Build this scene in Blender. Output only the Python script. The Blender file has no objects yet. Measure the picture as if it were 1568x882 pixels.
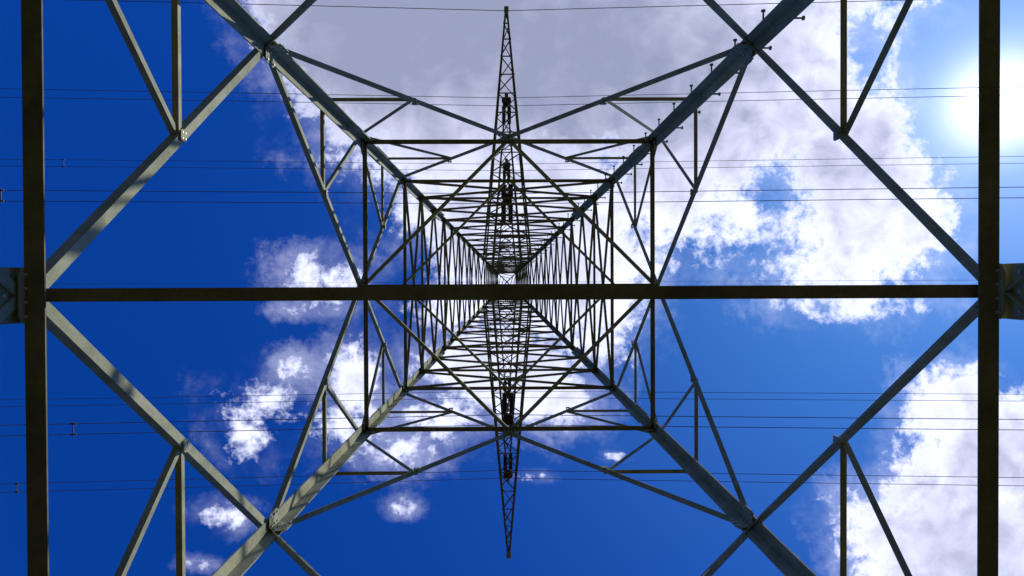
import bpy, math, random
import numpy as np
from mathutils import Vector, Matrix
random.seed(4)
F=1045.0; H=1.3; DX,DY=.06,.09; W0,K=4.0,.097
scene=bpy.context.scene
def wz(z):
    if z<=30: return W0-K*z
    return 1.09-(z-30)*.026
def P(x,y,z): return Vector((x+DX,y+DY,z+H))

# ---------------- materials
def newmat(n):
    m=bpy.data.materials.new(n); m.use_nodes=True
    return m,m.node_tree.nodes,m.node_tree.links,m.node_tree.nodes["Principled BSDF"]
def steel(name,c1,c2,rough,metal=0.0,rust=False,spec=.25):
    m,N,Lk,b=newmat(name)
    tc=N.new("ShaderNodeTexCoord"); n1=N.new("ShaderNodeTexNoise"); n1.inputs["Scale"].default_value=2.3
    n1.inputs["Detail"].default_value=8; n1.inputs["Roughness"].default_value=.7
    Lk.new(tc.outputs["Object"],n1.inputs["Vector"])
    r=N.new("ShaderNodeValToRGB"); r.color_ramp.elements[0].position=.35; r.color_ramp.elements[1].position=.65
    r.color_ramp.elements[0].color=(*c1,1); r.color_ramp.elements[1].color=(*c2,1)
    Lk.new(n1.outputs["Fac"],r.inputs["Fac"]); col=r.outputs["Color"]
    if rust:
        n3=N.new("ShaderNodeTexNoise"); n3.inputs["Scale"].default_value=9; n3.inputs["Detail"].default_value=9; n3.inputs["Roughness"].default_value=.75
        Lk.new(tc.outputs["Object"],n3.inputs["Vector"])
        mr=N.new("ShaderNodeMapRange"); mr.inputs["From Min"].default_value=.58; mr.inputs["From Max"].default_value=.7; mr.inputs["To Max"].default_value=.65
        Lk.new(n3.outputs["Fac"],mr.inputs["Value"])
        mx=N.new("ShaderNodeMix"); mx.data_type='RGBA'; Lk.new(mr.outputs[0],mx.inputs["Factor"]); Lk.new(col,mx.inputs["A"])
        mx.inputs["B"].default_value=(.12,.085,.05,1); col=mx.outputs["Result"]
    Lk.new(col,b.inputs["Base Color"])
    n2=N.new("ShaderNodeTexNoise"); n2.inputs["Scale"].default_value=25; n2.inputs["Detail"].default_value=5
    Lk.new(tc.outputs["Object"],n2.inputs["Vector"])
    bp=N.new("ShaderNodeBump"); bp.inputs["Strength"].default_value=.25; bp.inputs["Distance"].default_value=.01
    Lk.new(n2.outputs["Fac"],bp.inputs["Height"]); Lk.new(bp.outputs["Normal"],b.inputs["Normal"])
    b.inputs["Roughness"].default_value=rough; b.inputs["Metallic"].default_value=metal
    b.inputs["Specular IOR Level"].default_value=spec
    return m
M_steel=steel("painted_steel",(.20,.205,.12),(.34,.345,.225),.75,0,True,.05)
M_upper=steel("dark_steel",(.11,.105,.06),(.2,.19,.12),.75,0,True,.05)  # darker steel tone for upper lattice, crossarms and step bolts, with rust
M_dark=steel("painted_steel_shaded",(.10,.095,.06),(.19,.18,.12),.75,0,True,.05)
M_bolt=steel("galvanised_bolt",(.35,.35,.32),(.55,.55,.5),.45,.2)
M_ins=steel("insulator_glaze",(.03,.014,.01),(.06,.025,.015),.35)
M_wire=steel("aluminium_cable",(.08,.08,.08),(.13,.13,.13),.6,.2)
M_conc=steel("concrete",(.28,.27,.25),(.4,.39,.36),.9)

class Part:
    def __init__(s): s.v=[];s.f=[]
    def prism(s,prof0,prof1):
        n=len(prof0);o=len(s.v); s.v+=prof0+prof1
        s.f.append([o+i for i in range(n)][::-1]); s.f.append([o+n+i for i in range(n)])
        for i in range(n):
            j=(i+1)%n; s.f.append([o+i,o+j,o+n+j,o+n+i])
    def obj(s,name,mat,parent=None):
        me=bpy.data.meshes.new(name); me.from_pydata([tuple(v) for v in s.v],[],s.f); me.validate()
        import bmesh
        bm=bmesh.new(); bm.from_mesh(me); bmesh.ops.recalc_face_normals(bm,faces=bm.faces); bm.to_mesh(me); bm.free()
        me.materials.append(mat); ob=bpy.data.objects.new(name,me); scene.collection.objects.link(ob)
        if parent: ob.parent=parent
        return ob
def angle(part,p0,p1,b,n,flip=1,off=0.0,t=None,low=False):
    t=t or max(.008,b*.1)
    a=(p1-p0).normalized(); n=n-a*n.dot(a); n.normalize(); s=a.cross(n)*flip
    if low and s.z<0: s=-s
    off+=random.uniform(-.003,.003)
    pr=[(0,0),(b,0),(b,t),(t,t),(t,b),(0,b)]
    mk=lambda p:[p+s*(u-b/2)+n*(v+off) for u,v in pr]
    part.prism(mk(p0),mk(p1))
def legangle(part,p0,p1,b,u,v,t):
    pr=[(0,0),(b,0),(b,t),(t,t),(t,b),(0,b)]
    mk=lambda p:[p+u*x+v*y for x,y in pr]
    part.prism(mk(p0),mk(p1))
def rod(part,p0,p1,r0,r1=None,n=8):
    r1=r1 if r1 is not None else r0
    a=(p1-p0).normalized(); u=a.orthogonal().normalized(); v=a.cross(u)
    mk=lambda p,r:[p+(u*math.cos(2*math.pi*i/n)+v*math.sin(2*math.pi*i/n))*r for i in range(n)]
    part.prism(mk(p0,r0),mk(p1,r1))
def plate(part,c,u,v,n,hu,hv,t=.012,cut=.3):
    u=u.normalized();v=v.normalized();n=n.normalized()
    pts=[(-hu,-hv*(1-cut)),(-hu*(1-cut),-hv),(hu*(1-cut),-hv),(hu,-hv*(1-cut)),(hu,hv*(1-cut)),(hu*(1-cut),hv),(-hu*(1-cut),hv),(-hu,hv*(1-cut))]
    part.prism([c+u*x+v*y for x,y in pts],[c+u*x+v*y+n*t for x,y in pts])
def bolts(part,c,u,v,n,hu,hv,nu,nv,r=.014):
    u=u.normalized();v=v.normalized();n=n.normalized()
    for i in range(nu):
        for j in range(nv):
            p=c+u*(-hu+2*hu*i/max(1,nu-1))+v*(-hv+2*hv*j/max(1,nv-1))
            rod(part,p-n*.02,p+n*.03,r,n=6)

# ---------------- tower
tower=bpy.data.objects.new("transmission_tower",None); scene.collection.objects.link(tower)
legs,br,hz,gus,blt,arms,stp,ins,foot,ubr=[Part() for _ in range(10)]
zA,zC,zB,zD=4.97,8.9,12.84,15.87
zG=-H
corners=[(-1,-1),(1,-1),(1,1),(-1,1)]
def C(i,z):
    cx,cy=corners[i%4]; w=wz(z); return P(cx*w,cy*w,z)
def Mid(i,z): return (C(i,z)+C(i+1,z))/2
def inn(i):
    m=Mid(i,5)-P(0,0,5); m.z=0; return -m.normalized()
X=Vector((1,0,0));Y=Vector((0,1,0));Z=Vector((0,0,1))
for i,(cx,cy) in enumerate(corners):
    for z0,z1,b,t in [(zG-.1,zB,.18,.02),(zB-.001,20,.15,.018),(20-.002,30,.12,.015),(30-.003,47,.09,.012)]:
        legangle(legs,C(i,z0),C(i,z1),b,X*-cx,Y*-cy,t)
    for zs,L in [(7.7,.4),(zB+.9,.35),(20,.3)]:
        d=(C(i,zs+1)-C(i,zs)).normalized()
        for u,v in ((X*-cx,Y*-cy),(Y*-cy,X*-cx)):
            c=C(i,zs)+u*.09-v*.012
            plate(gus,c,d,u,v,L,.075,.010,.1)
            bolts(blt,c,d,u,-v,L*.85,.04,8,2,.012)
    g=C(i,zG)
    rod(foot,Vector((g.x,g.y,-.5)),Vector((g.x,g.y,.35)),.55,.4,20)

def face_member(part,i,p,q,b,flip=1,off=.022):
    # outstanding flange turned outward on one face, inward on the others
    if i==3: angle(part,p,q,b,-inn(i),1,off-.03,None,True)
    else: angle(part,p,q,b,inn(i),1,-off-.03,None,True)
for i in range(4):
    n=inn(i); al=(C(i+1,5)-C(i,5)).normalized()
    for z,b in [(zA,.145),(zB,.085),(zD,.075)]:
        angle(hz,C(i,z),C(i+1,z),b,n,1,.02,None,True)
    for j,c,fl in ((i,0,1),(i+1,1,-1)):
        face_member(br,i,Mid(i,zA)+Z*.05,C(j,zC),.1,fl)
        face_member(br,i,C(j,zC+.05),Mid(i,zB),.078,fl,.03)
        face_member(br,i,Mid(i,zB),C(j,zD),.065,fl,.03)
        face_member(br,i,Mid(i,zA)-Z*.05,C(j,zG+.3),.08,-fl,.03)
        m=(Mid(i,zA)+C(j,zC))/2; face_member(br,i,m,C(j,m.z-H),.065,fl,.045); face_member(br,i,m,C(j,zA+.05),.065,-fl,.055)
        m=(Mid(i,zB)*.52+C(j,zC)*.48); face_member(br,i,m,C(j,m.z-H),.058,fl,.045); face_member(br,i,m,C(j,zB-.05),.058,-fl,.055)
        m=(Mid(i,zB)+C(j,zD))/2; face_member(br,i,m,C(j,m.z-H),.05,fl,.045); face_member(br,i,m,C(j,zB+.05),.05,-fl,.055)
        dirj=al*(1 if c==0 else -1)
        for z,hu,hv in [(zC,.1,.16),(zB,.09,.13),(zD,.1,.16),(zA,.16,.2)]:
            cc=C(j,z)+dirj*.14+n*.024
            plate(gus,cc,al,Z,n,hu,hv)
            bolts(blt,cc,al,Z,n,hu*.6,hv*.7,2,3)
        for m,s in [((Mid(i,zA)+C(j,zC))/2,.06),((Mid(i,zB)*.52+C(j,zC)*.48),.05),((Mid(i,zB)+C(j,zD))/2,.045)]:
            plate(gus,m+n*.012,al,Z,n,s,s); bolts(blt,m+n*.0,al,Z,n,s*.5,s*.5,2,2,.009)
    for z,hu,hv in [(zA,.2,.13),(zB,.13,.1)]:
        plate(gus,Mid(i,z)+n*.016,al,Z,n,hu,hv); bolts(blt,Mid(i,z)+n*.016,al,Z,n,hu*.75,hv*.6,4,2,.012)
    plate(gus,Mid(i,zA)-n*.05-Z*.12,al,Z,n,.2,.14); bolts(blt,Mid(i,zA)-n*.05-Z*.12,al,Z,n,.14,.09,3,2,.016)
    for z,b in [(zB,.064),(zD,.055)]:
        angle(br,Mid(i,z)+Z*.03,Mid(i+1,z)+Z*.03,b,Z,1,0)
angle(hz,Mid(3,zA)+X*.02,Mid(1,zA)-X*.02,.098,Z,1,.0)
angle(hz,Mid(3,zB),Mid(1,zB),.06,Z,1,.02)
zs=[zD]
while zs[-1]<29: 
    zs.append(zs[-1]+max(1.2,wz(zs[-1])*.7))
zs[-1]=30.0
up=[30,31.9,33.4,34.9,36.4,38,39.7,41.3,42.9,44.4,46,47]
for k,(z0,z1) in enumerate(list(zip(zs,zs[1:]))+list(zip(up,up[1:]))):
    b=.06 if z0<22 else (.05 if z0<30 else .042)
    for i in range(4):
        angle(ubr,C(i,z0),C(i+1,z1),b,inn(i),1,.02)
        angle(ubr,C(i+1,z0),C(i,z1),b,inn(i),-1,.035)
        if k%2==1 or z0>=30: angle(ubr,C(i,z0),C(i+1,z0),b,inn(i),1,.05)
top=P(0,0,51)
for i in range(4):
    angle(ubr,C(i,47),top,.08,P(0,0,48)-C(i,47),1,0)
    for a_,b_ in ((0,.3),(.3,.6)):
        angle(ubr,C(i,47).lerp(top,a_),C(i+1,47).lerp(top,b_),.045,inn(i),1,0)
# ---------------- crossarms
def arm(z,sgn,L,dz,nb):
    w=wz(z)
    ytip=sgn*L; tipw=.07
    lo=[P(s*w,sgn*w,z) for s in(-1,1)]; hi=[P(s*wz(z+dz),sgn*wz(z+dz),z+dz) for s in(-1,1)]
    tl=[P(s*tipw,ytip,z) for s in(-1,1)]; th=[P(s*tipw,ytip,z+.22) for s in(-1,1)]
    for k in range(2):
        sx=X*(-1 if k else 1)
        legangle(arms,lo[k],tl[k],.085,sx,Z,.01); legangle(arms,hi[k],th[k],.07,sx,-Z,.01)
    ts=[1-(1-j/nb)**1.15 for j in range(nb+1)]
    for j in range(nb):
        a,b=ts[j],ts[j+1]
        g=lambda A,B,t:A.lerp(B,t)
        e=j%2
        angle(arms,g(lo[e],tl[e],a),g(lo[1-e],tl[1-e],b),.05,Z,1,.01)
        angle(arms,g(hi[1-e],th[1-e],a),g(hi[e],th[e],b),.04,Z,1,-.03)
        angle(arms,g(lo[0],tl[0],b),g(lo[1],tl[1],b),.045,Z,1,.02)
        for k in range(2):
            if e: angle(arms,g(lo[k],tl[k],a),g(hi[k],th[k],b),.04,X*(1-2*k),1,.0)
            else: angle(arms,g(hi[k],th[k],a),g(lo[k],tl[k],b),.04,X*(1-2*k),1,.0)
            angle(arms,g(lo[k],tl[k],b),g(hi[k],th[k],b),.04,X*(1-2*k),1,.0)
    plate(gus,P(0,ytip,z-.01),X,Y,Z,.1,.16)
    angle(arms,lo[0],lo[1],.085,Z,1,0)
arm(30,-1,11.95,2.0,13); arm(30,1,12.0,2.0,13)
arm(38,-1,10.36,1.7,11); arm(38,1,10.95,1.7,11)
arm(46,-1,8.15,1.0,9); arm(46,1,8.6,1.0,9)
# ---------------- insulators & wires
wires=Part()
def insul(p0,p1):
    L=(p1-p0).length; d=(p1-p0)/L
    rod(ins,p0,p1,.025); n=int((L-.3)/.13)
    for j in range(n):
        c=p0+d*(.18+j*.13); rod(ins,c,c+d*.035,.11,.08,10); rod(ins,c+d*.035,c+d*.08,.055,.04,8)
def wire(y,z,sag,L=320,r=.015):
    for s in(-1,1):
        pts=[]
        for k in range(0,41):
            x=k/40*150
            pts.append(P(s*x,y,z-4*sag*(x/L)*(1-x/L)))
        for a,b in zip(pts,pts[1:]): rod(wires,a,b,r,n=5)
def bundle(yt,ya,yb,za,zw,sag=6.5,gap=.42,sp=None):
    for dx in (-.15,.15):
        insul(P(dx,ya,za-.05),P(dx,yt,zw+.12)); insul(P(dx,yb,za-.05),P(dx,yt,zw+.12))
    plate(ins,P(0,yt,zw+.02),X,Y,Z,.2,.24,.03)
    for dy in(-gap/2,gap/2): wire(yt+dy,zw,sag)
    L=320
    for x in (sp or []):
        z=zw-4*sag*(abs(x)/L)*(1-abs(x)/L)
        rod(wires,P(x,yt-gap/2-.06,z),P(x,yt+gap/2+.06,z),.025,n=6)
        for dy in(-gap/2,gap/2): rod(wires,P(x-.12,yt+dy,z),P(x+.12,yt+dy,z),.035,n=6)
wire(-11.85,29.85,5.5)
bundle(-9.6,-10.2,-8.7,38,36.4,sp=[-25.8])
bundle(-7.45,-8.0,-6.8,46,44.4,sp=[-27.3])
bundle(-3.5,-4.3,-2.6,30,28.4,sp=[-19.8,34])
bundle(10.25,10.8,9.5,38,36.4,sp=[-24.8,38])
bundle(7.3,7.9,6.6,46,44.4,sp=[-31.5])
bundle(5.7,6.5,4.8,30,28.4,sp=[-17.2])
wire(0,51,5,r=.01)
z=2.0;k=0
while z<46:
    c=C(1,z); 
    if k%2==0: p=c+X*-.07; d=-Y
    else: p=c+Y*.07; d=X
    rod(stp,p-d*.02,p+d*.2,.012); rod(stp,p+d*.2,p+d*.222,.028); rod(stp,p,p+d*.025,.026,n=6)
    z+=.4;k+=1
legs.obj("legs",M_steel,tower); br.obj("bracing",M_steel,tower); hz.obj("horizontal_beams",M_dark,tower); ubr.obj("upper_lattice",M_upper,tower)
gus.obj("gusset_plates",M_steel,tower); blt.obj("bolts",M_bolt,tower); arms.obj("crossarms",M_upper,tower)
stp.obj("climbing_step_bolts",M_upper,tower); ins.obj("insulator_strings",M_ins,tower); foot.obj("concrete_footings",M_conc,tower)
wires.obj("power_lines",M_wire)

# ---------------- ground
m,N,Lk,b=newmat("grass_ground")
tc=N.new("ShaderNodeTexCoord"); n1=N.new("ShaderNodeTexNoise"); n1.inputs["Scale"].default_value=.6; n1.inputs["Detail"].default_value=12
Lk.new(tc.outputs["Object"],n1.inputs["Vector"]); r=N.new("ShaderNodeValToRGB")
r.color_ramp.elements[0].color=(.025,.027,.01,1); r.color_ramp.elements[1].color=(.055,.047,.022,1)
Lk.new(n1.outputs["Fac"],r.inputs["Fac"]); Lk.new(r.outputs["Color"],b.inputs["Base Color"]); b.inputs["Roughness"].default_value=.95; b.inputs["Specular IOR Level"].default_value=.1
me=bpy.data.meshes.new("ground"); S=6000
me.from_pydata([(-S,-S,0),(S,-S,0),(S,S,0),(-S,S,0)],[],[(0,1,2,3)]); me.materials.append(m)
scene.collection.objects.link(bpy.data.objects.new("ground",me))

# ---------------- clouds (a layer 1500 m up, lit through from above by the sun)
ZC=1500.0
x0,x1,y0,y1,st=-900,2500,-800,1700,8
xs=np.arange(x0,x1+1,st); ys=np.arange(y0,y1+1,st); GX,GY=np.meshgrid(xs,ys)
pos=[(640,20,250,210),(560,-60,210,160),(900,60,300,190),(1080,90,210,240),(1030,250,110,150),(1200,110,170,170),(1290,60,80,120),(1400,-10,60,30),
 (1280,200,120,120),(1330,300,120,110),(1270,390,140,75),(1390,340,80,65),(1130,320,60,50),(1330,465,80,24),(1235,462,50,18),(1380,470,35,18),
 (700,200,180,90),(760,300,160,90),(860,330,130,110),(700,370,80,70),(900,440,90,90),(820,440,110,90),(720,470,70,50),(960,400,60,50),
 (760,560,120,75),(690,640,60,30),(550,585,45,60),(535,650,45,36),(620,690,45,24),(850,600,60,50),(905,520,60,50),
 (500,425,50,28),(450,565,26,22),(405,610,50,32),(375,660,36,30),(345,785,28,16),(617,776,18,11),(475,470,40,12),(545,205,55,36),(600,240,40,25),(940,700,16,5),(810,730,18,6),(300,860,20,8),
 (1470,640,85,75),(1530,720,140,120),(1450,750,105,75),(1365,830,85,80),(1480,860,150,120),(1330,790,55,40),(1560,640,50,40),(1440,600,40,26),
 (-300,300,120,80),(-500,900,250,120),(1900,300,200,140),(2200,1000,260,180),(700,1200,260,120),(-100,1300,200,140),(1800,1400,260,140),(1300,-500,300,160),(100,-500,250,100),(2200,-300,200,160)]
neg=[(1190,295,26,34),(1120,388,55,20),(1345,75,26,40),(1125,415,60,35),(620,420,50,60),(1060,395,35,28),(1570,170,140,170)]
sd=np.full(GX.shape,-200.0)
for cx,cy,rx,ry in pos:
    d=(1-np.sqrt(((GX-cx)/rx)**2+((GY-cy)/ry)**2))*min(rx,ry)
    d=np.where(d<0,d*max(1.0,34.0/min(rx,ry)),d)
    k=14.; h=np.clip(.5+.5*(sd-d)/k,0,1); sd=d*(1-h)+sd*h+k*h*(1-h)
for cx,cy,rx,ry in neg:
    d=(1-np.sqrt(((GX-cx)/rx)**2+((GY-cy)/ry)**2))*min(rx,ry); sd=np.minimum(sd,-d)
gray=np.zeros(GX.shape)  # grey shade of the thick cloud parts, put into the colour
for cx,cy,rx,ry,a in [(640,40,350,200,1.0),(880,90,330,180,.95),(1050,60,180,140,.65),(1130,230,90,80,.25),(1290,250,120,100,.3),(1500,850,130,90,.45),(1530,700,80,70,.25),(760,350,150,80,.3),(800,560,100,60,.3)]:
    gray=np.maximum(gray,a*np.exp(-(((GX-cx)/rx)**2+((GY-cy)/ry)**2)**1.5))
verts=np.stack([(GX-775)/F*ZC,(GY-430)/F*ZC,np.full(GX.shape,ZC)],-1).reshape(-1,3)
ny,nx=GX.shape; idx=np.arange(nx*ny).reshape(ny,nx)
faces=np.stack([idx[:-1,:-1],idx[:-1,1:],idx[1:,1:],idx[1:,:-1]],-1).reshape(-1,4)
me=bpy.data.meshes.new("clouds"); me.from_pydata(verts.tolist(),[],faces.tolist())
a=me.attributes.new("depth","FLOAT","POINT"); a.data.foreach_set("value",(np.clip(sd,-120,120)/100).ravel().astype(np.float32))
a=me.attributes.new("thick_shade","FLOAT","POINT"); a.data.foreach_set("value",gray.ravel().astype(np.float32))
ob=bpy.data.objects.new("clouds",me); scene.collection.objects.link(ob)
m=bpy.data.materials.new("cloud_vapour"); m.use_nodes=True; N=m.node_tree.nodes; Lk=m.node_tree.links; N.clear()
def math_(op,a,b=None,c=None,clamp=False):
    n=N.new("ShaderNodeMath"); n.operation=op; n.use_clamp=clamp
    for k,v in enumerate((a,b,c)):
        if v is None: continue
        if isinstance(v,(int,float)): n.inputs[k].default_value=v
        else: Lk.new(v,n.inputs[k])
    return n.outputs[0]
def smooth(v,a,b):
    n=N.new("ShaderNodeMapRange"); n.interpolation_type='SMOOTHSTEP'
    n.inputs["From Min"].default_value=a; n.inputs["From Max"].default_value=b; Lk.new(v,n.inputs["Value"]); return n.outputs[0]
tc=N.new("ShaderNodeTexCoord")
def noise(scale,detail,rough,dist=0):
    n=N.new("ShaderNodeTexNoise"); n.inputs["Scale"].default_value=scale; n.inputs["Detail"].default_value=detail
    n.inputs["Roughness"].default_value=rough; n.inputs["Distortion"].default_value=dist
    Lk.new(tc.outputs["Object"],n.inputs["Vector"]); return n.outputs["Fac"]
at=N.new("ShaderNodeAttribute"); at.attribute_name="depth"
at2=N.new("ShaderNodeAttribute"); at2.attribute_name="thick_shade"
na=noise(.013,9,.62,.35); nb=noise(.04,8,.68,.2)
v=math_("ADD",at.outputs["Fac"],math_("MULTIPLY",math_("SUBTRACT",na,.5),1.2))
v=math_("ADD",v,math_("MULTIPLY",math_("SUBTRACT",nb,.5),.75))
nc=noise(.0055,6,.5,.3); nd=noise(.014,6,.55,.4)
a1=math_("MULTIPLY",smooth(v,-.12,.3),.99)
veil=math_("MULTIPLY",smooth(v,-.55,.1),math_("MULTIPLY",smooth(nc,.35,.7),.3))
alpha=math_("MAXIMUM",a1,veil)
inner=smooth(v,.05,.6)
g=math_("MULTIPLY",at2.outputs["Fac"],smooth(v,-.1,.4))
var=math_("ADD",math_("MULTIPLY",math_("SUBTRACT",nc,.38),1.4),math_("MULTIPLY",math_("SUBTRACT",nd,.43),2.4))
var=math_("MULTIPLY",var,math_("SUBTRACT",1.22,at2.outputs["Fac"]))
g=math_("ADD",g,math_("MULTIPLY",var,math_("MULTIPLY",inner,.62)),clamp=True)  # noise adds billow shading to the cloud colour, edges stay white
mix=N.new("ShaderNodeMix"); mix.data_type='RGBA'
mix.inputs["A"].default_value=(.84,.84,.84,1); mix.inputs["B"].default_value=(.26,.275,.32,1); Lk.new(g,mix.inputs["Factor"])
tr=N.new("ShaderNodeBsdfTranslucent"); Lk.new(mix.outputs["Result"],tr.inputs["Color"])
tp=N.new("ShaderNodeBsdfTransparent"); ms=N.new("ShaderNodeMixShader"); out=N.new("ShaderNodeOutputMaterial")
Lk.new(alpha,ms.inputs[0]); Lk.new(tp.outputs[0],ms.inputs[1]); Lk.new(tr.outputs[0],ms.inputs[2]); Lk.new(ms.outputs[0],out.inputs["Surface"])
me.materials.append(m)

# ---------------- world and sun
sd_=Vector((757/F,-270/F,1)).normalized()
el=math.asin(sd_.z); rot=math.atan2(sd_.x,sd_.y)
w=bpy.data.worlds.new("World"); scene.world=w; w.use_nodes=True; N=w.node_tree.nodes; Lk=w.node_tree.links
bg=N["Background"]; sky=N.new("ShaderNodeTexSky"); sky.sky_type='NISHITA'; sky.sun_disc=False
sky.sun_elevation=el; sky.sun_rotation=rot; sky.air_density=1.0; sky.dust_density=.15; sky.ozone_density=4
hs=N.new("ShaderNodeMix"); hs.data_type='RGBA'; hs.blend_type='MULTIPLY'; hs.inputs["Factor"].default_value=1
hs.inputs["B"].default_value=(.03,.34,1.12,1)
Lk.new(sky.outputs[0],hs.inputs["A"])
geo=N.new("ShaderNodeTexCoord"); dt=N.new("ShaderNodeVectorMath"); dt.operation='DOT_PRODUCT'
nrm=N.new("ShaderNodeVectorMath"); nrm.operation='NORMALIZE'; Lk.new(geo.outputs["Generated"],nrm.inputs[0])
Lk.new(nrm.outputs[0],dt.inputs[0]); dt.inputs[1].default_value=sd_
dc=math_("MAXIMUM",dt.outputs["Value"],0.0)
h1=math_("ADD",math_("MULTIPLY",math_("POWER",dc,900.),12.0),math_("MULTIPLY",math_("POWER",dc,60.),2.6))
h2=math_("MULTIPLY",math_("POWER",dc,7.),1.5)
def scl(col,h):
    sc=N.new("ShaderNodeVectorMath"); sc.operation='SCALE'; sc.inputs[0].default_value=col; Lk.new(h,sc.inputs["Scale"]); return sc.outputs[0]
def add(a,b):
    ad=N.new("ShaderNodeVectorMath"); ad.operation='ADD'; Lk.new(a,ad.inputs[0]); Lk.new(b,ad.inputs[1]); return ad.outputs[0]
Lk.new(add(add(hs.outputs["Result"],scl((1,.95,.8),h1)),scl((.4,1,1.1),h2)),bg.inputs["Color"]); bg.inputs["Strength"].default_value=.12
sl=bpy.data.lights.new("sun","SUN"); sl.energy=5; sl.angle=math.radians(.5); sl.color=(1,.96,.9)
so=bpy.data.objects.new("sun",sl); scene.collection.objects.link(so); so.rotation_euler=sd_.to_track_quat('Z','Y').to_euler()
so.location=(40,-15,60)
scene.view_settings.view_transform='Standard'; scene.view_settings.look='None'; scene.view_settings.exposure=0

cam=bpy.data.cameras.new("camera"); co=bpy.data.objects.new("camera",cam); scene.collection.objects.link(co)
cam.lens=24; cam.sensor_width=36; cam.clip_start=.05; cam.clip_end=20000
fw=Vector((9/F,11/F,1)).normalized(); upv=Vector((.0041,-1,0)); rt=fw.cross(upv).normalized(); upv=rt.cross(fw)
M=Matrix((rt,upv,-fw)).transposed().to_4x4(); M.translation=Vector((0,0,H)); co.matrix_world=M
scene.camera=co
